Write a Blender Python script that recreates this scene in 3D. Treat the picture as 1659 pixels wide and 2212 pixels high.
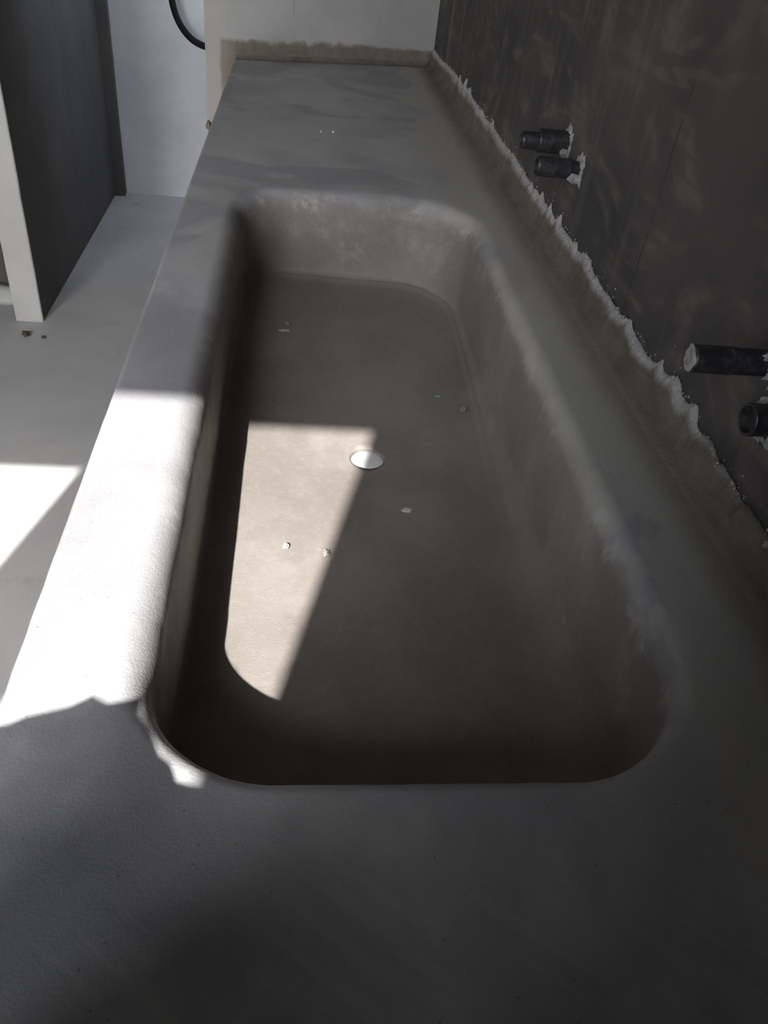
import bpy, bmesh, math, random
from mathutils import Matrix, Vector, noise

for o in list(bpy.data.objects):
    bpy.data.objects.remove(o, do_unlink=True)
scene = bpy.context.scene
COL = scene.collection

# ------------------------------------------------------------------ camera
CAM_Z = 1.26
cam_data = bpy.data.cameras.new('camera')
cam = bpy.data.objects.new('camera', cam_data)
COL.objects.link(cam)
R = ((0.99202328, 0.0334932, 0.12152374),
     (-0.07244685, -0.6374426, 0.76708434),
     (0.10315652, -0.76976953, -0.62993142))
cam.matrix_world = Matrix(((R[0][0], -R[0][1], -R[0][2], 0.0),
                           (R[1][0], -R[1][1], -R[1][2], 0.0),
                           (R[2][0], -R[2][1], -R[2][2], CAM_Z),
                           (0, 0, 0, 1)))
cam_data.sensor_fit = 'VERTICAL'
cam_data.sensor_height = 36.0
cam_data.lens = 36.0 * 1710.0 / 2212.0
cam_data.clip_start = 0.02
scene.camera = cam

# ------------------------------------------------------------------ light
SUN = Vector((0.305, 1.164, -1.0)).normalized()      # direction the light travels
world = bpy.data.worlds.new('sky')
scene.world = world
world.use_nodes = True
wn = world.node_tree.nodes
bg = wn['Background']
sky = wn.new('ShaderNodeTexSky')
sky.sky_type = 'NISHITA'
sky.sun_disc = False
sky.sun_elevation = math.asin(-SUN.z)
sky.sun_rotation = math.atan2(-SUN.x, -SUN.y)
sky.air_density = 1.0
sky.dust_density = 1.2
haze = wn.new('ShaderNodeHueSaturation')          # thin haze: a paler blue
haze.inputs['Saturation'].default_value = 0.46
world.node_tree.links.new(sky.outputs[0], haze.inputs['Color'])
world.node_tree.links.new(haze.outputs[0], bg.inputs[0])
bg.inputs[1].default_value = 1.28

sd = bpy.data.lights.new('sun', 'SUN')
sd.energy = 14.0
sd.angle = math.radians(0.55)
sd.color = (1.0, 0.965, 0.91)
sun = bpy.data.objects.new('sun', sd)
COL.objects.link(sun)
sun.rotation_euler = SUN.to_track_quat('-Z', 'Y').to_euler()
sun.location = (-1.2, -4.5, 4.5)
scene.cycles.max_bounces = 6
scene.cycles.caustics_reflective = False
scene.cycles.caustics_refractive = False

vs = scene.view_settings
vs.view_transform = 'Standard'
vs.look = 'None'
vs.gamma = 1.0
vs.exposure = 0.0
vs.use_curve_mapping = False


# ------------------------------------------------------------------ helpers
def link(name, bm, mat, parent=None, smooth=False):
    me = bpy.data.meshes.new(name)
    bmesh.ops.recalc_face_normals(bm, faces=bm.faces[:])
    bm.to_mesh(me)
    bm.free()
    me.materials.append(mat)
    if smooth:
        for p in me.polygons:
            p.use_smooth = True
    o = bpy.data.objects.new(name, me)
    COL.objects.link(o)
    if parent:
        o.parent = parent
    return o


def struct(o):
    o['kind'] = 'structure'
    return o


def thing(name, label, cat, loc=(0, 0, 0), group=None):
    o = bpy.data.objects.new(name, None)
    COL.objects.link(o)
    o.location = loc
    o.empty_display_size = 0.05
    tag(o, label, cat, group)
    return o


def tag(o, label, cat, group=None):
    o['label'] = label
    o['category'] = cat
    if group:
        o['group'] = group
    return o


def add_box(bm, x0, x1, y0, y1, z0, z1):
    v = [bm.verts.new(p) for p in ((x0, y0, z0), (x1, y0, z0), (x1, y1, z0), (x0, y1, z0),
                                   (x0, y0, z1), (x1, y0, z1), (x1, y1, z1), (x0, y1, z1))]
    for f in ((0, 3, 2, 1), (4, 5, 6, 7), (0, 1, 5, 4), (1, 2, 6, 5), (2, 3, 7, 6), (3, 0, 4, 7)):
        bm.faces.new([v[i] for i in f])


def add_prism(bm, pts, z0, z1):
    lo = [bm.verts.new((x, y, z0)) for x, y in pts]
    hi = [bm.verts.new((x, y, z1)) for x, y in pts]
    n = len(pts)
    bm.faces.new(lo[::-1])
    bm.faces.new(hi)
    for i in range(n):
        bm.faces.new((lo[i], lo[(i + 1) % n], hi[(i + 1) % n], hi[i]))


def bridge(bm, a, b, closed=True):
    n = len(a)
    for i in range(n if closed else n - 1):
        j = (i + 1) % n
        bm.faces.new((a[i], a[j], b[j], b[i]))


def add_tube_x(bm, prof, y, z, n=28, jitter=0.0, seed=0):
    """lathe about an axis parallel to X; prof = [(x, radius)]"""
    rings = []
    for x, r in prof:
        if r < 1e-6:
            rings.append([bm.verts.new((x, y, z))])
            continue
        ring = []
        for i in range(n):
            a = 2 * math.pi * i / n
            p = Vector((x, math.cos(a), math.sin(a)))
            k = 1 + jitter * noise.noise(Vector((x * 90 + seed, p.y * 1.7, p.z * 1.7)))
            ring.append(bm.verts.new((x, y + r * k * p.y, z + r * k * p.z)))
        rings.append(ring)
    for a, b in zip(rings, rings[1:]):
        if len(a) == 1 and len(b) == 1:
            continue
        if len(a) == 1:
            for i in range(n):
                bm.faces.new((a[0], b[i], b[(i + 1) % n]))
        elif len(b) == 1:
            for i in range(n):
                bm.faces.new((a[i], a[(i + 1) % n], b[0]))
        else:
            bridge(bm, a, b)


def add_blob(bm, c, r, seed=0, amp=0.45, sub=2, squash=(1, 1, 1)):
    t = bmesh.new()
    bmesh.ops.create_icosphere(t, subdivisions=sub, radius=1.0)
    vs_ = {}
    for v in t.verts:
        k = 1 + amp * noise.noise(v.co * 1.6 + Vector((seed * 3.7, seed * 1.3, seed)))
        vs_[v.index] = bm.verts.new((c[0] + v.co.x * k * r * squash[0],
                                     c[1] + v.co.y * k * r * squash[1],
                                     c[2] + v.co.z * k * r * squash[2]))
    for f in t.faces:
        bm.faces.new([vs_[v.index] for v in f.verts])
    t.free()


# ------------------------------------------------------------------ materials
WALL_K = 0.0175      # the right-hand wall closes in slightly with distance


class NT:
    def __init__(self, name):
        self.m = bpy.data.materials.new(name)
        self.m.use_nodes = True
        self.t = self.m.node_tree
        self.b = self.t.nodes['Principled BSDF']
        self.co = self.n('ShaderNodeTexCoord').outputs['Object']

    def n(self, kind, **kw):
        x = self.t.nodes.new(kind)
        for k, v in kw.items():
            setattr(x, k, v)
        return x

    def l(self, a, b):
        self.t.links.new(a, b)

    def val(self, sock, v):
        if hasattr(v, 'is_linked') or hasattr(v, 'links'):
            self.l(v, sock)
        else:
            sock.default_value = v

    def math(self, op, a, b=0.0, c=None, clamp=False):
        x = self.n('ShaderNodeMath', operation=op, use_clamp=clamp)
        self.val(x.inputs[0], a)
        self.val(x.inputs[1], b)
        if c is not None:
            self.val(x.inputs[2], c)
        return x.outputs[0]

    def noise(self, scale, detail=4, rough=0.55, stretch=(1, 1, 1), offset=(0, 0, 0), distortion=0.0):
        mp = self.n('ShaderNodeMapping')
        mp.inputs['Scale'].default_value = stretch
        mp.inputs['Location'].default_value = offset
        self.l(self.co, mp.inputs[0])
        x = self.n('ShaderNodeTexNoise')
        x.inputs['Scale'].default_value = scale
        x.inputs['Detail'].default_value = detail
        x.inputs['Roughness'].default_value = rough
        x.inputs['Distortion'].default_value = distortion
        self.l(mp.outputs[0], x.inputs[0])
        return x.outputs[0]

    def rng(self, v, a, b, c=0.0, d=1.0, smooth=True):
        x = self.n('ShaderNodeMapRange', interpolation_type='SMOOTHSTEP' if smooth else 'LINEAR')
        self.val(x.inputs[0], v)
        x.inputs[1].default_value = a
        x.inputs[2].default_value = b
        x.inputs[3].default_value = c
        x.inputs[4].default_value = d
        return x.outputs[0]

    def mix(self, f, a, b):
        x = self.n('ShaderNodeMix', data_type='RGBA')
        self.val(x.inputs[0], f)
        for s, v in ((x.inputs[6], a), (x.inputs[7], b)):
            if isinstance(v, tuple):
                s.default_value = (*v, 1)
            else:
                self.l(v, s)
        return x.outputs[2]

    def xyz(self):
        s = self.n('ShaderNodeSeparateXYZ')
        self.l(self.co, s.inputs[0])
        return s.outputs

    def bump(self, layers):
        """layers = [(height socket, strength, distance)], summed into one relief in metres"""
        h = None
        for k, st, d in layers:
            t = self.math('MULTIPLY', k, st * d)
            h = t if h is None else self.math('ADD', h, t)
        x = self.n('ShaderNodeBump')
        x.inputs['Strength'].default_value = 1.0
        x.inputs['Distance'].default_value = 1.0
        self.l(h, x.inputs['Height'])
        self.l(x.outputs[0], self.b.inputs['Normal'])

    def done(self, col, rough=0.7, spec=0.4):
        if isinstance(col, tuple):
            self.b.inputs['Base Color'].default_value = (*col, 1)
        else:
            self.l(col, self.b.inputs['Base Color'])
        self.val(self.b.inputs['Roughness'], rough)
        self.b.inputs['Specular IOR Level'].default_value = spec
        return self.m


def pits(m, scale, size, offset=(0, 0, 0)):
    v = m.n('ShaderNodeTexVoronoi')
    v.inputs['Scale'].default_value = scale
    mp = m.n('ShaderNodeMapping')
    mp.inputs['Location'].default_value = offset
    m.l(m.co, mp.inputs[0])
    m.l(mp.outputs[0], v.inputs[0])
    d = m.rng(v.outputs['Distance'], size * 0.5, size, 1.0, 0.0)
    # only some of the cells hold a pit
    s = m.n('ShaderNodeSeparateColor')
    m.l(v.outputs['Color'], s.inputs[0])
    k = m.math('GREATER_THAN', s.outputs[0], 0.62)
    return m.math('MULTIPLY', d, k)


def cement_top():
    """counter and basin: blue-grey trowelled cement, browner inside the basin and towards the wall"""
    m = NT('trowelled_cement')
    x, y, z = m.xyz()
    big = m.noise(3.0, 3, 0.62, offset=(3, 1, 0))
    mid = m.noise(10, 4, 0.65, stretch=(1.0, 0.7, 1), offset=(0, 4, 2))
    swirl = m.noise(3.4, 3, 0.62, stretch=(1, 1.0, 1), offset=(8, 2.6, 1), distortion=1.0)
    fine = m.noise(130, 2, 0.6)
    grain = m.noise(480, 1, 0.6)
    col = m.mix(m.rng(big, 0.36, 0.64), (0.345, 0.352, 0.372), (0.485, 0.488, 0.498))
    col = m.mix(m.rng(mid, 0.47, 0.72, 0, 0.6), col, (0.53, 0.53, 0.53))
    col = m.mix(m.rng(swirl, 0.49, 0.58, 0, 0.62), col, (0.30, 0.30, 0.322))
    # beige drier cement next to the wall
    e = m.math('ADD', x, m.math('MULTIPLY', m.math('SUBTRACT', big, 0.5), 0.34))
    e = m.math('ADD', e, m.math('MULTIPLY', m.math('SUBTRACT', mid, 0.5), 0.20))
    e = m.math('ADD', e, m.math('MULTIPLY', y, 0.022))
    col = m.mix(m.rng(e, 0.300, 0.318, 0, 0.85), col, (0.47, 0.455, 0.415))
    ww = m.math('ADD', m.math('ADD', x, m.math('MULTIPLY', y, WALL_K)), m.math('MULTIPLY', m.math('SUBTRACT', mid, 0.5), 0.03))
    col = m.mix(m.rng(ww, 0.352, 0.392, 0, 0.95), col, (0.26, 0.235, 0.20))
    # brown cement inside the basin
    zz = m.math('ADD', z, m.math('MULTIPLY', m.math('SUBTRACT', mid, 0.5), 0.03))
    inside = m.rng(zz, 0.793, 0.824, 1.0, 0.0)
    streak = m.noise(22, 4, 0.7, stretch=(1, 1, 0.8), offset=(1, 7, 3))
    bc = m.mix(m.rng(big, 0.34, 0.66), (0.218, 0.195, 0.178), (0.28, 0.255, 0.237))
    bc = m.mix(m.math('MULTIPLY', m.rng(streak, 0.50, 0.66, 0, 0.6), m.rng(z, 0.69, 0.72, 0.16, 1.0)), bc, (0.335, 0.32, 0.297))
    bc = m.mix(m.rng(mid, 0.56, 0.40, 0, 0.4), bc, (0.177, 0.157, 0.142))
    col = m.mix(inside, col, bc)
    # pale scuffs along the lip
    lip = m.math('MULTIPLY', m.rng(z, 0.783, 0.800), m.rng(z, 0.8195, 0.814))
    col = m.mix(m.math('MULTIPLY', lip, m.rng(streak, 0.52, 0.68, 0, 0.45)), col, (0.52, 0.51, 0.49))
    col = m.mix(m.rng(fine, 0.45, 0.8, 0, 0.09), col, (0.56, 0.55, 0.53))
    pp_ = pits(m, 95, 0.10)
    col = m.mix(m.math('MULTIPLY', pp_, 0.55), col, (0.12, 0.115, 0.105))
    # combed trowel marks on the near end of the counter
    mp = m.n('ShaderNodeMapping')
    mp.inputs['Rotation'].default_value = (0, 0, math.radians(38))
    m.l(m.co, mp.inputs[0])
    mq = m.n('ShaderNodeMapping')
    mq.inputs['Scale'].default_value = (0.07, 1, 1)
    m.l(mp.outputs[0], mq.inputs[0])
    cb = m.n('ShaderNodeTexNoise')
    cb.inputs['Scale'].default_value = 170
    cb.inputs['Detail'].default_value = 1
    m.l(mq.outputs[0], cb.inputs[0])
    comb = m.math('MULTIPLY', m.rng(cb.outputs[0], 0.5, 0.7), m.rng(m.math('ADD', y, m.math('MULTIPLY', swirl, 0.25)), 0.37, 0.30))
    col = m.mix(m.math('MULTIPLY', comb, 0.30), col, (0.52, 0.52, 0.50))
    m.bump([(fine, 0.10, 0.0014), (grain, 0.5, 0.0006)])
    return m.done(col, m.rng(mid, 0.3, 0.7, 0.45, 0.68), 0.45)


def cement_floor():
    m = NT('floor_cement')
    big = m.noise(2.2, 5, 0.6)
    mid = m.noise(9, 5, 0.65, offset=(1, 1, 1))
    fine = m.noise(140, 3, 0.6)
    col = m.mix(m.rng(big, 0.3, 0.7), (0.53, 0.53, 0.535), (0.63, 0.63, 0.62))
    col = m.mix(m.rng(mid, 0.58, 0.75, 0, 0.5), col, (0.40, 0.385, 0.35))
    p = pits(m, 60, 0.08)
    col = m.mix(m.math('MULTIPLY', p, 0.6), col, (0.14, 0.13, 0.12))
    m.bump([(mid, 0.2, 0.004), (fine, 0.3, 0.001)])
    return m.done(col, 0.62, 0.4)


def wall_dark():
    """right-hand wall: dark cement with upright trowel streaks and a charcoal plumb line"""
    m = NT('dark_wall_cement')
    x, y, z = m.xyz()
    st = m.noise(16, 3, 0.6, stretch=(1, 1, 0.10), offset=(0, 2, 0))
    st2 = m.noise(34, 3, 0.62, stretch=(1, 1, 0.09), offset=(2, 0.4, 0), distortion=0.3)
    brush = m.noise(60, 3, 0.6, stretch=(1, 0.16, 1), offset=(1, 2, 5), distortion=0.5)
    blot = m.noise(4.5, 3, 0.6, offset=(4, 0, 1), distortion=0.8)
    arc = m.noise(7, 3, 0.5, stretch=(1, 0.6, 1.2), offset=(4, 6, 1), distortion=2.4)
    fine = m.noise(160, 3, 0.6)
    col = m.mix(m.rng(blot, 0.35, 0.68), (0.060, 0.058, 0.058), (0.092, 0.083, 0.080))
    col = m.mix(m.rng(st, 0.52, 0.72, 0, 0.6), col, (0.145, 0.128, 0.12))
    far = m.rng(m.math('ADD', y, m.math('MULTIPLY', blot, 1.2)), 1.3, 2.0)
    col = m.mix(m.math('MULTIPLY', m.rng(st2, 0.54, 0.72, 0, 0.55), far), col, (0.185, 0.165, 0.157))
    ar = m.math('MULTIPLY', m.rng(arc, 0.47, 0.66), m.rng(brush, 0.35, 0.65, 0.25, 1.0))
    col = m.mix(m.math('MULTIPLY', ar, 0.7), col, (0.175, 0.146, 0.132))
    # the lighter upright band close to the pillar
    band = m.rng(m.math('ABSOLUTE', m.math('SUBTRACT', y, 2.36)), 0.012, 0.03, 0.55, 0.0)
    col = m.mix(band, col, (0.19, 0.18, 0.175))
    # charcoal line
    wob = m.math('MULTIPLY', m.math('SUBTRACT', m.noise(9, 3, 0.5, offset=(0, 9, 3)), 0.5), 0.012)
    d = m.math('ABSOLUTE', m.math('SUBTRACT', m.math('ADD', y, wob), 0.893))
    line = m.rng(d, 0.0006, 0.0019, 1.0, 0.0)
    line = m.math('MULTIPLY', line, m.rng(m.noise(40, 2, 0.5, offset=(0, 0, 7)), 0.36, 0.52))
    line = m.math('MULTIPLY', line, m.rng(z, 1.16, 1.10, 0, 1))
    col = m.mix(m.math('MULTIPLY', line, 0.85), col, (0.03, 0.03, 0.03))
    # white specks of plaster
    sp = pits(m, 38, 0.055, (0, 1.3, 0.2))
    sp = m.math('MULTIPLY', sp, m.rng(m.noise(3, 1, 0.5, offset=(0, 3, 3)), 0.52, 0.6))
    col = m.mix(m.math('MULTIPLY', sp, 0.7), col, (0.55, 0.54, 0.52))
    m.bump([(st, 0.25, 0.004), (fine, 0.4, 0.0012)])
    return m.done(col, 0.75, 0.3)


def partition_dark():
    m = NT('partition_cement')
    a = m.noise(5, 5, 0.6, stretch=(1, 1, 0.6))
    f = m.noise(110, 3, 0.6)
    col = m.mix(m.rng(a, 0.3, 0.7), (0.092, 0.088, 0.085), (0.122, 0.115, 0.11))
    m.bump([(f, 0.3, 0.0012)])
    return m.done(col, 0.8, 0.25)


def plaster_white(name, c0, c1, stain=None):
    m = NT(name)
    x, y, z = m.xyz()
    a = m.noise(4.2, 5, 0.62, offset=(2, 2, 2))
    b = m.noise(14, 5, 0.65, offset=(5, 1, 2))
    f = m.noise(150, 3, 0.6)
    col = m.mix(m.rng(a, 0.3, 0.7), c0, c1)
    col = m.mix(m.rng(b, 0.6, 0.78, 0, 0.35), col, tuple(k * 0.78 for k in c0))
    p = pits(m, 42, 0.06, (1, 2, 3))
    col = m.mix(m.math('MULTIPLY', p, 0.6), col, (0.2, 0.18, 0.15))
    if stain:
        h, left, left_x = stain
        zz = m.math('ADD', z, m.math('MULTIPLY', m.math('SUBTRACT', b, 0.5), 0.055))
        s = m.rng(zz, h - 0.006, h + 0.008, 1.0, 0.0)
        xx = m.math('ADD', x, m.math('MULTIPLY', m.math('SUBTRACT', b, 0.5), 0.03))
        s = m.math('MULTIPLY', s, m.rng(xx, left_x - 0.006, left_x + 0.004))
        tone = m.mix(m.rng(m.noise(30, 4, 0.6), 0.3, 0.7), (0.125, 0.102, 0.072), (0.19, 0.16, 0.122))
        col = m.mix(m.math('MULTIPLY', s, 0.88), col, tone)
        # warm, thinly covered left margin
        col = m.mix(m.rng(xx, left_x + 0.05, left_x - 0.02, 0, 0.4), col, (0.50, 0.455, 0.40))
        # fine upright crack
        dd = m.math('ABSOLUTE', m.math('ADD', m.math('SUBTRACT', x, -0.027),
                                       m.math('MULTIPLY', m.math('SUBTRACT', b, 0.5), 0.01)))
        ln = m.math('MULTIPLY', m.rng(dd, 0.0004, 0.002, 0.6, 0.0), m.rng(z, 0.915, 0.935))
        col = m.mix(ln, col, (0.2, 0.19, 0.18))
    m.bump([(b, 0.2, 0.004), (f, 0.25, 0.001)])
    return m.done(col, 0.75, 0.3)


def mortar_edge():
    """splash strip: brown cement, drying pale along its feathered upper edge"""
    m = NT('splash_mortar')
    at = m.n('ShaderNodeAttribute', attribute_name='dry')
    b = m.noise(28, 5, 0.65, stretch=(1, 0.5, 1))
    g = m.noise(150, 4, 0.7)
    body = m.mix(m.rng(b, 0.3, 0.7), (0.125, 0.110, 0.090), (0.185, 0.165, 0.138))
    body = m.mix(m.rng(at.outputs['Fac'], -1.0, -0.1, 1, 0), body, (0.27, 0.245, 0.21))
    d = m.math('ADD', at.outputs['Fac'], m.math('MULTIPLY', m.math('SUBTRACT', b, 0.5), 0.7))
    col = m.mix(m.rng(d, 0.35, 1.0), body, (0.42, 0.41, 0.395))
    m.bump([(b, 0.4, 0.004), (g, 0.6, 0.0025)])
    return m.done(col, 0.85, 0.25)


def simple(name, c, rough=0.6, spec=0.4, bump=None, c2=None, scale=40):
    m = NT(name)
    col = c
    if c2:
        col = m.mix(m.rng(m.noise(scale, 5, 0.65), 0.42, 0.68), c, c2)
    if bump:
        m.bump([(m.noise(bump[0], 4, 0.6), bump[1], bump[2])])
    return m.done(col, rough, spec)


M_TOP = cement_top()
M_FLOOR = cement_floor()
M_WALL = wall_dark()
M_PART = partition_dark()
M_PILLAR = plaster_white('pillar_plaster', (0.362, 0.36, 0.36), (0.452, 0.452, 0.455), (0.862, True, -0.215))
M_FAR = plaster_white('far_wall_plaster', (0.66, 0.67, 0.70), (0.76, 0.77, 0.79))
M_END = plaster_white('pale_plaster', (0.50, 0.495, 0.48), (0.58, 0.575, 0.558))
M_SPLASH = mortar_edge()
M_PIPE = simple('black_plastic', (0.018, 0.018, 0.021), 0.42, 0.5, c2=(0.055, 0.055, 0.06), scale=120)
M_HOSE = simple('black_rubber', (0.010, 0.010, 0.011), 0.75, 0.2)
M_MORTAR = simple('white_mortar', (0.38, 0.375, 0.365), 0.9, 0.2, (160, 0.6, 0.002), c2=(0.22, 0.21, 0.20), scale=90)
M_PVC = simple('white_plastic', (0.82, 0.83, 0.84), 0.45, 0.45, c2=(0.74, 0.75, 0.76), scale=60)
M_CRUMB = simple('grey_crumb', (0.33, 0.31, 0.28), 0.9, 0.2, (300, 0.5, 0.001))
M_DARKCRUMB = simple('dark_crumb', (0.10, 0.085, 0.07), 0.9, 0.2)
M_PALECRUMB = simple('pale_crumb', (0.58, 0.57, 0.55), 0.9, 0.2)
M_BLUE = simple('blue_fleck', (0.20, 0.42, 0.46), 0.7, 0.2)
M_CEIL = simple('ceiling_cement', (0.33, 0.325, 0.315), 0.85, 0.2, c2=(0.28, 0.275, 0.265), scale=5)
M_OUT = simple('terrace_cement', (0.36, 0.35, 0.33), 0.85, 0.2, c2=(0.30, 0.29, 0.27), scale=4)

# ------------------------------------------------------------------ the room
YW = -0.80           # inner face of the wall behind the camera
CEIL = 2.65
XL = -3.20


def wall_x(y):
    return 0.412 - WALL_K * (y - 0.5)


bm = bmesh.new()
add_box(bm, XL - 0.15, 0.62, YW - 0.15, 4.0, -0.12, 0.0)
struct(link('floor', bm, M_FLOOR))

bm = bmesh.new()
add_box(bm, XL - 4, 4.6, -7.0, YW - 0.1505, -0.20, -0.03)
struct(link('ground', bm, M_OUT))

bm = bmesh.new()
add_box(bm, XL - 0.15, 0.62, YW - 0.15, 4.0, CEIL, CEIL + 0.15)
struct(link('ceiling', bm, M_CEIL))

bm = bmesh.new()
add_prism(bm, [(wall_x(YW), YW), (0.62, YW), (0.62, 3.06), (wall_x(3.06), 3.06)], 0.0, CEIL)
struct(link('wall_right', bm, M_WALL))

# side wall of the alcove behind the pillar, with a hidden opening added to brighten the far end
bm = bmesh.new()
for ya, yb, za, zb in ((3.0605, 3.72, 0.0, 0.95), (3.0605, 3.72, 2.40, CEIL), (3.72, 3.739, 0.0, CEIL)):
    add_prism(bm, [(wall_x(ya), ya), (0.62, ya), (0.62, yb), (wall_x(yb), yb)], za, zb)
struct(link('wall_alcove', bm, M_END))

# wall behind the camera: a tall opening, a pier, a wide doorway; lintel at 2.11
AZ = SUN.x / SUN.y
LINT = 0.82 + (0.738 - YW) * (-SUN.z / SUN.y)
ax1 = -0.121 + AZ * YW
ax0 = -0.793 + AZ * YW
bx1 = -0.962 + AZ * YW
bx0 = -1.75
SILL = 1.15
bm = bmesh.new()
t = 0.15
add_box(bm, ax1, 0.62, YW - t, YW, 0.0, CEIL)
add_box(bm, ax0, ax1, YW - t, YW, 0.0, SILL)
add_box(bm, bx1, ax0, YW - t, YW, 0.0, CEIL)
add_box(bm, XL - 0.15, bx0, YW - t, YW, 0.0, CEIL)
add_box(bm, ax0, ax1, YW - 0.03, YW, LINT, CEIL)
add_box(bm, bx0, bx1, YW - 0.03, YW, LINT, CEIL)
struct(link('wall_back', bm, M_PART))

# unseen block added behind the camera, in a person's place, darkening the near counter
bm = bmesh.new()
add_box(bm, -0.14, wall_x(-0.3) - 0.001, -0.40, -0.14, 0.0, CEIL)
struct(link('added_light_blocker', bm, M_PART))

bm = bmesh.new()
add_box(bm, XL - 0.15, XL, YW, 4.0, 0.0, CEIL)
struct(link('wall_left', bm, M_PART))

# far wall behind the pillar: pale plaster
bm = bmesh.new()
add_box(bm, -0.90, 0.62, 3.74, 3.90, 0.0, CEIL)
struct(link('wall_far', bm, M_FAR))

# partition: dark cement sides, pale rendered end facing the camera
bm = bmesh.new()
add_prism(bm, [(-0.886, 2.456), (-0.807, 2.456), (-0.807, 3.69), (-0.764, 3.695), (-0.766, 3.739), (-0.886, 3.739)],
          0.0, CEIL)
part = struct(link('wall_partition', bm, M_PART))
bm = bmesh.new()
nz = 60
rows = []
for k in range(nz + 1):
    z = CEIL * k / nz
    j = 0.0012 * noise.noise(Vector((3, 1, z * 9))) + 0.0008 * noise.noise(Vector((3, 1, z * 31)))
    i = 0.0015 * noise.noise(Vector((8, 1, z * 11)))
    rows.append([bm.verts.new(p) for p in ((-0.890 + i, 2.455, z), (-0.889 + i, 2.446, z), (-0.809 + j, 2.446, z),
                                           (-0.806 + j, 2.449, z), (-0.8062 + j, 2.455, z))])
for a, b in zip(rows, rows[1:]):
    bridge(bm, a, b)
bm.faces.new(rows[0])
bm.faces.new(rows[-1])
link('rendered_end', bm, M_END, part)

# dark wall of the recess left of the partition, with a rough pale plinth
bm = bmesh.new()
add_box(bm, XL, -0.8865, 2.62, 2.74, 0.0, CEIL)
rec = struct(link('wall_recess', bm, M_PART))
bm = bmesh.new()
n = 90
rows = []
for k in range(n + 1):
    x = XL + (-0.8905 - XL) * k / n
    h = 0.055 + 0.018 * noise.noise(Vector((x * 14, 0, 2))) + 0.006 * noise.noise(Vector((x * 60, 1, 2)))
    d = 0.055 + 0.02 * noise.noise(Vector((x * 11, 4, 2)))
    rows.append([bm.verts.new(p) for p in ((x, 2.6195, 0.0005), (x, 2.62 - d, 0.0005), (x, 2.62 - d * 0.9, h * 0.4),
                                           (x, 2.62 - d * 0.55, h * 0.9), (x, 2.6195, h))])
for a, b in zip(rows, rows[1:]):
    bridge(bm, a, b)
bm.faces.new(rows[0])
bm.faces.new(rows[-1])
link('rough_plinth', bm, M_END, rec, True)

# pillar at the end of the counter (front face slightly out of square)
PA, PB = Vector((-0.2535, 2.393)), Vector((wall_x(2.585), 2.585))


def pillar_y(x):
    return PA.y + (PB.y - PA.y) * (x - PA.x) / (PB.x - PA.x)


bm = bmesh.new()
nz = 110
rows = []
for k in range(nz + 1):
    z = CEIL * k / nz
    j = 0.0022 * noise.noise(Vector((1, 4, z * 8))) + 0.0013 * noise.noise(Vector((1, 4, z * 37)))
    rows.append([bm.verts.new(p) for p in ((PA.x + j, PA.y + 0.004, z), (PA.x + 0.004 + j, PA.y, z),
                                           (PB.x - 0.0005, PB.y, z), (wall_x(3.05) - 0.0005, 3.05, z),
                                           (PA.x - 0.02, 2.98, z))])
for a, b in zip(rows, rows[1:]):
    bridge(bm, a, b)
bm.faces.new(rows[0])
bm.faces.new(rows[-1])
pil = struct(link('pillar', bm, M_PILLAR))
bm = bmesh.new()
add_blob(bm, (-0.251, 2.391, 0.655), 0.009, 5, 0.6, 2, (0.8, 0.7, 1.3))
link('mortar_lump', bm, simple('brown_mortar', (0.22, 0.19, 0.13), 0.9, 0.2), pil, True)

# unseen block added to shade the near counter, its crest shaped to the shadow
bm = bmesh.new()
crest = [(-0.275, 1.060), (-0.262, 1.068), (-0.246, 1.072), (-0.238, 1.077), (-0.215, 1.084),
         (-0.205, 1.0915), (-0.193, 1.086), (-0.1835, 1.0876), (-0.1830, 1.0877), (-0.176, 1.089), (-0.171, 1.0786), (-0.159, 1.069), (-0.145, 1.053),
         (-0.136, 1.048), (-0.127, 1.037), (-0.115, 1.034), (-0.090, 1.030), (-0.080, 0.93), (-0.076, 0.8205)]
cols = []
for x, z in crest:
    bot = 0.0 if x < -0.1832 else 0.8205
    cols.append([bm.verts.new(p) for p in ((x, 0.020, bot), (x, 0.020, z), (x + 0.004, -0.03, z - 0.006),
                                           (x, -0.085, z - 0.02), (x, -0.085, bot))])
for a, b in zip(cols, cols[1:]):
    bridge(bm, a, b)
bm.faces.new(cols[0])
bm.faces.new(cols[-1])
struct(link('added_shadow_block', bm, M_PART))

# ------------------------------------------------------------------ counter with the moulded basin
TOP = 0.82
EDGE_X = -0.1805
Y0C = -0.135
counter = thing('cement_counter', 'long grey cement counter with a moulded trough sink against the dark wall',
                'counter', (0, 0, 0))

# rounded rectangle of the basin wall (top of the straight part)
BX0, BX1, BY0, BY1 = -0.0885, 0.2865, 0.275, 1.372
RC = {'nl': 0.088, 'nr': 0.098, 'fr': 0.125, 'fl': 0.085}
NC = 28


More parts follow.
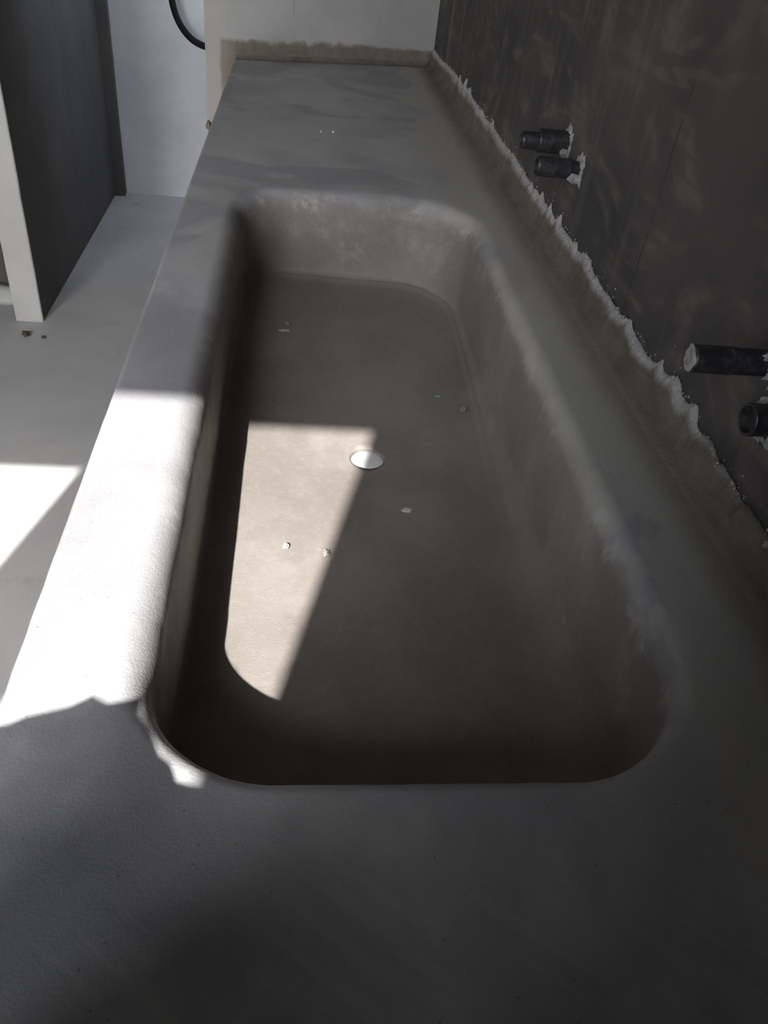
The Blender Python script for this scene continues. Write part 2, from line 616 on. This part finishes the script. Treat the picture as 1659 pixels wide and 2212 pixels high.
def rrect(off, zf, grow=0.0):
    """loop of points offset outwards by off; zf(x, y) -> z"""
    pts = []
    x0, x1, y0, y1 = BX0 - off, BX1 + off, BY0 - off, BY1 + off

    def arc(cx, cy, r, a0):
        for i in range(NC + 1):
            a = a0 + math.pi / 2 * i / NC
            pts.append((cx + r * math.cos(a), cy + r * math.sin(a)))

    def seg(p, q, n):
        for i in range(1, n):
            f = i / n
            pts.append((p[0] + (q[0] - p[0]) * f, p[1] + (q[1] - p[1]) * f))

    rr = {k: max(0.012, v + off) for k, v in RC.items()}
    arc(x0 + rr['nl'], y0 + rr['nl'], rr['nl'], math.pi)
    seg((x0 + rr['nl'], y0), (x1 - rr['nr'], y0), 22)
    arc(x1 - rr['nr'], y0 + rr['nr'], rr['nr'], 1.5 * math.pi)
    seg((x1, y0 + rr['nr']), (x1, y1 - rr['fr']), 64)
    arc(x1 - rr['fr'], y1 - rr['fr'], rr['fr'], 0)
    seg((x1 - rr['fr'], y1), (x0 + rr['fl'], y1), 22)
    arc(x0 + rr['fl'], y1 - rr['fl'], rr['fl'], 0.5 * math.pi)
    seg((x0, y1 - rr['fl']), (x0, y0 + rr['nl']), 64)
    return pts


def sstep(a, b, v):
    v = max(0.0, min(1.0, (v - a) / (b - a)))
    return v * v * (3 - 2 * v)


DEPTH = 0.138


def rim_r(x, y):
    """radius of the rounded lip: fuller on the far and right sides"""
    return 0.026 + 0.012 * sstep(1.15, 1.36, y) * sstep(-0.08, 0.10, x) - 0.004 * sstep(0.22, 0.28, x) - 0.013 * sstep(0.37, 0.27, y)


def draft(x):
    return 0.010 * sstep(-0.08, 0.15, x)


def fil_r(x, y):
    """radius of the inner cove between wall and floor, wide in the near right corner"""
    return 0.007 + 0.006 * sstep(-0.08, 0.0, x) + 0.026 * sstep(0.20, 0.27, x) * sstep(1.2, 0.4, y) + 0.012 * sstep(0.5, 0.3, y) * sstep(-0.08, 0.0, x)


OUT = 0.050
base = rrect(0.0, None)
N = len(base)
# outward unit direction in plan for every point of the loop
outer_ref = rrect(0.010, None)
dirs = []
for p, q in zip(base, outer_ref):
    d = Vector((q[0] - p[0], q[1] - p[1]))
    dirs.append(d.normalized() if d.length > 1e-9 else Vector((0, 0)))

profile = []      # functions giving (offset outwards, depth below top)
NR, NF = 10, 9
loops_fn = []
loops_fn.append(lambda x, y: (OUT, 0.0))
for k in range(NR + 1):
    a = math.pi / 2 * k / NR
    loops_fn.append(lambda x, y, a=a: (rim_r(x, y) * (1 - math.sin(a)), rim_r(x, y) * (1 - math.cos(a))))
for k in range(1, 7):
    f = k / 7
    loops_fn.append(lambda x, y, f=f: (-draft(x) * f, rim_r(x, y) + (DEPTH - fil_r(x, y) - rim_r(x, y)) * f))
for k in range(NF + 1):
    a = math.pi / 2 * k / NF
    loops_fn.append(lambda x, y, a=a: (-draft(x) - fil_r(x, y) * (1 - math.cos(a)),
                                       DEPTH - fil_r(x, y) + fil_r(x, y) * math.sin(a)))

DRX, DRY, DRR = 0.098, 0.813, 0.0220


def floor_drop(x, y):
    d = math.hypot(x - DRX, y - DRY)
    return 0.0025 * sstep(0.20, 0.02, d)


bm = bmesh.new()
rings = []
for li, fn in enumerate(loops_fn):
    ring = []
    for i, (x, y) in enumerate(base):
        off, dep = fn(x, y)
        px, py = x + dirs[i].x * off, y + dirs[i].y * off
        pz = TOP - dep
        if 0 < li:
            w = sstep(0, 4, li)
            k = 0.0011 * noise.noise(Vector((px * 22, py * 22, pz * 22))) + \
                0.0006 * noise.noise(Vector((px * 75, py * 75, pz * 75)))
            px += dirs[i].x * k * w
            py += dirs[i].y * k * w
            pz += k * 0.6 * w
        if li == len(loops_fn) - 2:      # trowel ridge along the foot of the wall
            pz += 0.0016 * max(sstep(0.20, 0.25, x), sstep(1.25, 1.35, y))
        ring.append(bm.verts.new((px, py, pz)))
    rings.append(ring)
for a, b in zip(rings, rings[1:]):
    bridge(bm, a, b)
# floor: shrink the loop in towards the drain hole
last = [v.co.copy() for v in rings[-1]]
prev = rings[-1]
NS = 26
hole = []
for i in range(N):
    c = last[i]
    a = math.atan2(c.y - DRY, c.x - DRX)
    k = 1 + 0.05 * noise.noise(Vector((math.cos(a) * 1.5, math.sin(a) * 1.5, 5))) - 0.13 * math.exp(-((a - 0.75) / 0.35) ** 2)
    hole.append(Vector((DRX + DRR * k * math.cos(a), DRY + DRR * k * math.sin(a), TOP - DEPTH - 0.0025)))
for s in range(1, NS + 1):
    f = s / NS
    f = 1 - (1 - f) ** 1.25
    ring = []
    for i in range(N):
        p = last[i].lerp(hole[i], f)
        und = 0.0012 * noise.noise(Vector((p.x * 9, p.y * 9, 3)))
        z = TOP - DEPTH - floor_drop(p.x, p.y) + und * min(1, s / 4) * (1 - f)
        if s == NS:
            z = TOP - DEPTH - 0.0025
        ring.append(bm.verts.new((p.x, p.y, z)))
    bridge(bm, prev, ring)
    prev = ring
for dz, k in ((0.0012, 0.985), (0.004, 0.97), (0.012, 0.97)):
    ring = [bm.verts.new((DRX + (h.x - DRX) * k, DRY + (h.y - DRY) * k, h.z - dz)) for h in hole]
    bridge(bm, prev, ring)
    prev = ring
outer_loop_xy = [(v.co.x, v.co.y) for v in rings[0]]
link('basin', bm, M_TOP, counter, True)

# flat top around the basin, with a softened front edge
bm = bmesh.new()
inner = [bm.verts.new((x, y, TOP)) for x, y in outer_loop_xy]
edges = [bm.edges.new((inner[i], inner[(i + 1) % N])) for i in range(N)]
outer = []
NE = 160
BEV = 0.007
yend = pillar_y(EDGE_X)


def edge_x(y):
    return EDGE_X + 0.0012 * noise.noise(Vector((y * 5, 2, 1))) + 0.0005 * noise.noise(Vector((y * 40, 2, 1)))


front = [Y0C + (yend - Y0C) * k / NE for k in range(NE + 1)]
top_front = [bm.verts.new((edge_x(y) + BEV, y, TOP)) for y in front]
far_pts = [bm.verts.new((x, pillar_y(x) - 0.0004, TOP)) for x in (-0.05, 0.10, 0.25, wall_x(2.58) - 0.0006)]
right_pts = [bm.verts.new((wall_x(y) - 0.0006, y, TOP)) for y in (2.2, 1.8, 1.4, 1.0, 0.7, 0.4, 0.1, -0.2, Y0C)]
near_pts = [bm.verts.new((x, Y0C, TOP)) for x in (0.2, 0.05)]
ob = top_front + far_pts + right_pts + near_pts
edges += [bm.edges.new((ob[i], ob[(i + 1) % len(ob)])) for i in range(len(ob))]
bmesh.ops.triangle_fill(bm, edges=edges, use_beauty=True, normal=(0, 0, 1))
prev = top_front
for k in range(1, 6):
    a = math.pi / 2 * k / 5
    ring = [bm.verts.new((edge_x(y) + BEV * (1 - math.sin(a)), y, TOP - BEV * (1 - math.cos(a)))) for y in front]
    bridge(bm, prev, ring, False)
    prev = ring
ring = [bm.verts.new((EDGE_X, y, TOP - 0.07)) for y in front]
bridge(bm, prev, ring, False)
prev = ring
ring = [bm.verts.new((EDGE_X + 0.06, y, TOP - 0.07)) for y in front]
bridge(bm, prev, ring, False)
top = link('counter_top', bm, M_TOP, counter, True)

bm = bmesh.new()
add_box(bm, EDGE_X + 0.03, EDGE_X + 0.10 - 0.022, Y0C, pillar_y(EDGE_X) - 0.01, 0.0, TOP - 0.0705)
link('front_panel', bm, M_PART, counter)

# splash strip where the counter was plastered up against the wall, ragged along its top
bm = bmesh.new()
dry = bm.verts.layers.float.new('dry')
ys = []
y = Y0C
while y < 2.585:
    ys.append(y)
    y += 0.0018 if y > 0.3 else 0.02
ys.append(2.583)


def interp(t, v):
    for (a, fa), (b, fb) in zip(t, t[1:]):
        if v <= b:
            f = max(0, (v - a) / (b - a))
            return fa + (fb - fa) * f
    return t[-1][1]


HT = [(-0.5, 0.030), (0.48, 0.030), (0.62, 0.033), (0.72, 0.046), (0.78, 0.036), (1.0, 0.043), (1.3, 0.046), (1.6, 0.050),
      (1.9, 0.054), (2.2, 0.056), (2.45, 0.046), (2.59, 0.046)]
spikes = [(0.615, 0.006, 0.010), (0.66, 0.016, 0.012), (0.71, 0.008, 0.012), (0.755, 0.012, 0.006), (0.86, 0.006, 0.014),
          (1.045, 0.008, 0.020), (1.10, 0.007, 0.010), (1.19, 0.012, 0.006), (1.245, 0.010, 0.005), (1.30, 0.007, 0.008),
          (1.52, 0.006, 0.02), (1.72, 0.007, 0.012), (1.99, 0.010, 0.012), (2.05, 0.017, 0.007), (2.13, 0.009, 0.008)]
edge_tops = []
rows = []
for y in ys:
    h = interp(HT, y)
    n1 = noise.noise(Vector((y * 16, 0, 7)))
    n2 = noise.noise(Vector((y * 55, 3, 7)))
    n3 = noise.noise(Vector((y * 190, 5, 7)))
    h += 0.0045 * n1 + 0.0032 * n2 + 0.0038 * abs(n3) + 0.0030 * max(0, noise.noise(Vector((y * 420, 1, 3))))
    for c, s, w in spikes:
        h += s * math.exp(-((y - c) / w) ** 2)
    if y > 2.45:
        h -= 0.010 * n1
    edge_tops.append((y, h))
    X = wall_x(y) - 0.0008
    foot = interp([(-0.5, 0.030), (0.5, 0.030), (1.0, 0.034), (2.0, 0.040), (2.6, 0.040)], y)
    th = 0.0050 + 0.0035 * noise.noise(Vector((y * 24, 9, 7))) + 0.0020 * n2
    n4 = noise.noise(Vector((y * 110, 2, 4)))
    n5 = noise.noise(Vector((y * 230, 8, 4)))
    sec = [(foot, 0.0003, -1), (foot * 0.72, 0.0012, -0.5), (foot * 0.48, 0.0052, 0), (foot * 0.33, 0.0115, 0),
           (th + 0.004, min(0.019, h * 0.42), 0.0), (th + 0.0035, h * 0.50, 0.12),
           (th + 0.003 + 0.0018 * n2, h * 0.64, 0.35), (th + 0.0025, h * 0.71, 0.5), (th + 0.002 + 0.0022 * n4, h * 0.78, 0.65),
           (th + 0.001, h * 0.83, 0.76), (th + 0.0005 + 0.0030 * n5, h * 0.88, 0.87), (th * 0.6 + 0.0015 * n4, h * 0.95, 0.95),
           (max(0.0004, th * 0.25 + 0.0008 * n5), h, 1.0), (0.0, h - 0.0006, 1.0)]
    damp = 0.45 + 0.55 * sstep(0.50, 0.72, y) + 0.35 * noise.noise(Vector((y * 9, 6, 2)))
    out = []
    for d, z, w in sec:
        if w >= 0:
            q = min(1.0, z / 0.02)
            d += q * (0.0016 * noise.noise(Vector((y * 140, z * 140, 3))) + 0.0011 * noise.noise(Vector((y * 330, z * 330, 8)))) * (0.35 + w)
        out.append((d, z, w * damp if w > 0 else w))
    sec = out
    sec = [(max(0.0, d), z, w) for d, z, w in sec]
    row = []
    for d, z, w in sec:
        v = bm.verts.new((X - d, y, TOP + z))
        v[dry] = w
        row.append(v)
    rows.append(row)
for a, b in zip(rows, rows[1:]):
    bridge(bm, a, b, False)
link('splash_strip', bm, M_SPLASH, counter, True)

# loose crumbs and spatter clinging to the ragged edge, too fine to count
bm = bmesh.new()
rg = random.Random(4)
M_SPAT = simple('mortar_spatter', (0.40, 0.39, 0.375), 0.9, 0.2)
for k in range(900):
    i = rg.randrange(len(edge_tops))
    yy, hh = edge_tops[i]
    if yy < 0.35:
        continue
    up = rg.expovariate(1 / 0.0045) - 0.006
    r = rg.uniform(0.0004, 0.0013) if up > 0 else rg.uniform(0.0008, 0.0022)
    xx = wall_x(yy) - (0.0006 if up > 0 else rg.uniform(0.001, 0.0055))
    t = bmesh.ops.create_icosphere(bm, subdivisions=1, radius=r,
                                   matrix=Matrix.Translation((xx, yy, TOP + hh + up)) @ Matrix.Diagonal((0.7, rg.uniform(0.6, 1.3), rg.uniform(0.7, 1.8), 1)))
    for v in t['verts']:
        v.co += Vector((rg.uniform(-1, 1), rg.uniform(-1, 1), rg.uniform(-1, 1))) * r * 0.25
sp0 = link('mortar_spatter', bm, M_SPAT, counter)
sp0['kind'] = 'stuff'

# cement fillet where the counter meets the pillar
bm = bmesh.new()
dry = bm.verts.layers.float.new('dry')
rows = []
for k in range(61):
    x = -0.176 + (wall_x(2.58) - 0.012 + 0.176) * k / 60
    y = pillar_y(x) - 0.0006
    w = 1 + 0.3 * noise.noise(Vector((x * 14, 2, 9)))
    r = 0.012 * w
    row = []
    for j in range(7):
        a = math.pi / 2 * j / 6
        v = bm.verts.new((x, y - r * (1 - math.sin(a)), TOP + 0.0004 + r * (1 - math.cos(a))))
        v[dry] = 0.0
        row.append(v)
    rows.append(row)
for a, b in zip(rows, rows[1:]):
    bridge(bm, a, b, False)
link('pillar_fillet', bm, M_SPLASH, counter, True)

# white drain stopper in the hole
bm = bmesh.new()
z0 = TOP - DEPTH - 0.0025
prof = [(0.0, -0.0018), (0.35, -0.0017), (0.7, -0.0020), (0.88, -0.0026), (0.955, -0.004), (0.96, -0.011)]
prev = None
for f, dz in prof:
    if f == 0:
        ring = [bm.verts.new((DRX, DRY, z0 + dz))]
    else:
        ring = [bm.verts.new((DRX + 0.0008 + DRR * f * math.cos(2 * math.pi * i / 40),
                              DRY + DRR * f * math.sin(2 * math.pi * i / 40),
                              z0 + dz + 0.0003 * noise.noise(Vector((i * 0.4, f * 3, 1))))) for i in range(40)]
    if prev:
        if len(prev) == 1:
            for i in range(40):
                bm.faces.new((prev[0], ring[i], ring[(i + 1) % 40]))
        else:
            bridge(bm, prev, ring)
    prev = ring
dm = NT('drain_plastic')
sp = pits(dm, 190, 0.16, (1, 0, 0))
dm.done(dm.mix(dm.math('MULTIPLY', sp, 0.75), (0.80, 0.81, 0.82), (0.25, 0.24, 0.23)), 0.5, 0.4)
dr = link('drain_stopper', bm, dm.m, counter, True)
dr['label'] = 'round white plastic drain stopper'

# ------------------------------------------------------------------ pipe stubs on the dark wall


def splat(bm, x, y, z, r, seed, n=46):
    """thin ragged patch of mortar lying on the wall"""
    rng = random.Random(seed)
    c = bm.verts.new((x - 0.0030, y, z))
    mid, rim = [], []
    for i in range(n):
        a = 2 * math.pi * i / n
        k = 1 + 0.55 * noise.noise(Vector((math.cos(a) * 2, math.sin(a) * 2, seed))) + rng.uniform(-0.16, 0.16)
        yy, zz = y + r * k * math.cos(a), z + r * k * 1.1 * math.sin(a)
        ym, zm = y + r * k * 0.6 * math.cos(a), z + r * k * 0.66 * math.sin(a)
        mid.append(bm.verts.new((wall_x(ym) - 0.0026 - 0.0012 * rng.random(), ym, zm)))
        rim.append(bm.verts.new((wall_x(yy) - 0.0001, yy, zz)))
    for i in range(n):
        j = (i + 1) % n
        bm.faces.new((c, mid[i], mid[j]))
        bm.faces.new((mid[i], rim[i], rim[j], mid[j]))


# far upper stub: thick socket with a thinner plug
y, z = 1.245, 0.966
xw = wall_x(y)
p = thing('pipe_stub', 'thick black pipe socket ending in a thinner plug, upper of the far wall pair',
          'pipe', (xw, y, z), 'black pipe stubs in the wall')


def local(o, root):
    """keep world coordinates of the mesh while parenting to a root that is not at the origin"""
    o.matrix_parent_inverse = Matrix.Translation(root.location).inverted()
    return o


bm = bmesh.new()
add_tube_x(bm, [(xw - 0.0005, 0.0165), (xw - 0.044, 0.0168), (xw - 0.0465, 0.0160), (xw - 0.0465, 0.0)], y, z)
local(link('socket', bm, M_PIPE, p, False), p)
bm = bmesh.new()
add_tube_x(bm, [(xw - 0.046, 0.0125), (xw - 0.068, 0.0122), (xw - 0.071, 0.0112), (xw - 0.071, 0.0085),
                (xw - 0.066, 0.0080), (xw - 0.066, 0.0)], y, z - 0.001)
local(link('plug', bm, M_PIPE, p, False), p)
bm = bmesh.new()
splat(bm, xw, y, z, 0.021, 3)
add_blob(bm, (xw - 0.007, y - 0.013, z - 0.007), 0.006, 8, 0.7, 2, (1.2, 0.6, 1.2))
local(link('mortar_collar', bm, M_MORTAR, p, False), p)

# far lower stub
y2, z2 = 1.166, 0.951
xw = wall_x(y2)
p = thing('pipe_stub', 'plain black pipe stub with mortar at its root, lower of the far wall pair',
          'pipe', (xw, y2, z2), 'black pipe stubs in the wall')
bm = bmesh.new()
add_tube_x(bm, [(xw - 0.0005, 0.0110), (xw - 0.014, 0.0112), (xw - 0.016, 0.0137), (xw - 0.062, 0.0137),
                (xw - 0.064, 0.0128), (xw - 0.064, 0.0100), (xw - 0.056, 0.0096), (xw - 0.056, 0.0)], y2, z2)
local(link('pipe', bm, M_PIPE, p), p)
bm = bmesh.new()
splat(bm, xw, y2, z2, 0.019, 5)
add_blob(bm, (xw - 0.008, y2 - 0.009, z2 - 0.010), 0.008, 2, 0.6, 2, (1.3, 0.7, 0.8))
local(link('mortar_collar', bm, M_MORTAR, p), p)

# near upper stub: pipe with a joint ring and white plastered mouth
y3, z3 = 0.560, 0.974
xw = wall_x(y3)
p = thing('pipe_stub', 'black pipe stub with white plaster plugging its mouth, upper one of the near pair',
          'pipe', (xw, y3, z3), 'black pipe stubs in the wall')
tip = xw - 0.087
bm = bmesh.new()
add_tube_x(bm, [(xw - 0.0005, 0.0112), (tip + 0.034, 0.0113), (tip + 0.0336, 0.0122), (tip + 0.032, 0.0122),
                (tip + 0.0316, 0.0115), (tip + 0.001, 0.0116), (tip, 0.0108), (tip, 0.0085)], y3, z3, 36)
local(link('pipe', bm, M_PIPE, p), p)
bm = bmesh.new()
add_tube_x(bm, [(tip + 0.004, 0.0098), (tip - 0.0004, 0.0098), (tip - 0.0016, 0.0075), (tip - 0.0012, 0.004), (tip - 0.0008, 0)],
           y3, z3, 36, 0.35, 2)
local(link('plaster_plug', bm, M_MORTAR, p), p)
bm = bmesh.new()
splat(bm, xw, y3, z3, 0.026, 9)
for i, (dx, dy, dz, r) in enumerate(((-0.012, -0.004, 0.008, 0.009), (-0.024, -0.006, 0.007, 0.006), (-0.010, -0.010, -0.006, 0.009),
                                     (-0.018, -0.009, -0.001, 0.006), (-0.006, -0.010, -0.016, 0.007))):
    add_blob(bm, (xw + dx, y3 + dy, z3 + dz), r, i + 11, 0.8, 2, (1.5, 0.6, 0.8))
local(link('mortar_collar', bm, M_MORTAR, p), p)
p['label'] = 'black pipe stub with white plaster plugging its mouth, upper one of the near pair'

# near lower stub: short wide pipe through a round flange
y4, z4 = 0.530, 0.937
xw = wall_x(y4)
p = thing('pipe_stub', 'short wide black pipe stub through a round flange, lower of the near wall pair',
          'pipe', (xw, y4, z4), 'black pipe stubs in the wall')
tip = xw - 0.036
bm = bmesh.new()
add_tube_x(bm, [(xw - 0.0005, 0.0135), (tip + 0.003, 0.0137), (tip + 0.001, 0.0142), (tip, 0.0135), (tip, 0.0115),
                (tip + 0.006, 0.0105), (tip + 0.006, 0.0)], y4, z4, 36)
local(link('pipe', bm, M_PIPE, p), p)
bm = bmesh.new()
add_tube_x(bm, [(xw - 0.0005, 0.025), (xw - 0.013, 0.025), (xw - 0.015, 0.0235), (xw - 0.015, 0.020), (xw - 0.008, 0.019),
                (xw - 0.008, 0.012)], y4, z4, 40)
local(link('flange', bm, M_PIPE, p), p)
bm = bmesh.new()
for i in range(9):
    a = i * 0.75 + 0.4
    add_blob(bm, (xw - 0.014, y4 + 0.019 * math.cos(a), z4 + 0.019 * math.sin(a)), 0.0055, i + 31, 0.8, 2, (1.0, 0.9, 0.9))
local(link('mortar_collar', bm, M_MORTAR, p), p)

# ------------------------------------------------------------------ hose looping behind the pillar
cu = bpy.data.curves.new('hose', 'CURVE')
cu.dimensions = '3D'
cu.bevel_depth = 0.0125
cu.bevel_resolution = 5
sp_ = cu.splines.new('NURBS')
pts = [(-0.525, 3.725, 1.30), (-0.523, 3.70, 1.05), (-0.520, 3.66, 0.90), (-0.508, 3.652, 0.773), (-0.488, 3.652, 0.704),
       (-0.446, 3.652, 0.651), (-0.395, 3.652, 0.627), (-0.33, 3.652, 0.622), (-0.25, 3.66, 0.63), (-0.20, 3.70, 0.65),
       (-0.18, 3.728, 0.66)]
sp_.points.add(len(pts) - 1)
for q, c in zip(sp_.points, pts):
    q.co = (*c, 1)
sp_.order_u = 3
sp_.use_endpoint_u = True
ho = bpy.data.objects.new('hose', cu)
COL.objects.link(ho)
dg = bpy.context.evaluated_depsgraph_get()
me = bpy.data.meshes.new_from_object(ho.evaluated_get(dg))
bpy.data.objects.remove(ho, do_unlink=True)
ho = bpy.data.objects.new('hose', me)
COL.objects.link(ho)
me.materials.clear()
me.materials.append(M_HOSE)
for q in me.polygons:
    q.use_smooth = True
tag(ho, 'black rubber hose curving down the pale far wall behind the pillar', 'hose')

# ------------------------------------------------------------------ crumbs and flakes
FZ = TOP - DEPTH


def crumb(name, label, cat, c, r, mat, seed, squash=(1, 1, 0.7), group=None):
    b = bmesh.new()
    add_blob(b, (0, 0, 0), r, seed, 0.9, 2, squash)
    zmin = min(v.co.z for v in b.verts)
    for v in b.verts:
        v.co.z -= zmin
    o = link(name, b, mat, None, False)
    o.location = c
    tag(o, label, cat, group)
    return o


crumb('cement_crumb', 'pale flat flake at the far left of the basin floor', 'flake', (-0.013, 1.140, FZ), 0.0065, M_PALECRUMB, 1, (1.3, 0.6, 0.25))
crumb('cement_crumb', 'tiny grey crumb just behind the pale flake on the basin floor', 'crumb', (-0.009, 1.163, FZ), 0.0035, M_CRUMB, 2)
crumb('cement_crumb', 'dark crumb near the right side of the basin floor', 'crumb', (0.239, 0.930, FZ), 0.0045, M_CRUMB, 3)
crumb('paint_fleck', 'small blue-green fleck on the basin floor right of the sunlit patch', 'fleck', (0.207, 0.967, FZ), 0.0035, M_BLUE, 4, (1.4, 0.8, 0.25))
crumb('cement_crumb', 'chip standing up in the middle of the sunlit patch in the basin', 'chip', (0.0, 0.637, FZ), 0.0045, M_CRUMB, 5, (0.8, 1.1, 0.7))
crumb('cement_crumb', 'chip close to the right border of the sunlit patch in the basin', 'chip', (0.043, 0.627, FZ), 0.0042, M_CRUMB, 6)
crumb('cement_crumb', 'pale smooth chip on the shaded basin floor in front of the drain', 'chip', (0.138, 0.707, FZ), 0.0055, M_PALECRUMB, 7, (1.2, 0.7, 0.25))
crumb('cement_crumb', 'brown clod on the floor in front of the partition end', 'clod', (-0.831, 2.344, 0), 0.011, M_DARKCRUMB, 9)
crumb('cement_crumb', 'smaller brown clod on the floor right of the partition corner', 'clod', (-0.778, 2.338, 0), 0.006, M_DARKCRUMB, 10)
crumb('plaster_speck', 'white plaster speck on the far end of the counter top, right of two', 'speck', (0.069, 1.769, TOP), 0.003, M_PALECRUMB, 11)
crumb('plaster_speck', 'white plaster speck on the far end of the counter top, left of two', 'speck', (0.043, 1.760, TOP), 0.003, M_PALECRUMB, 12)
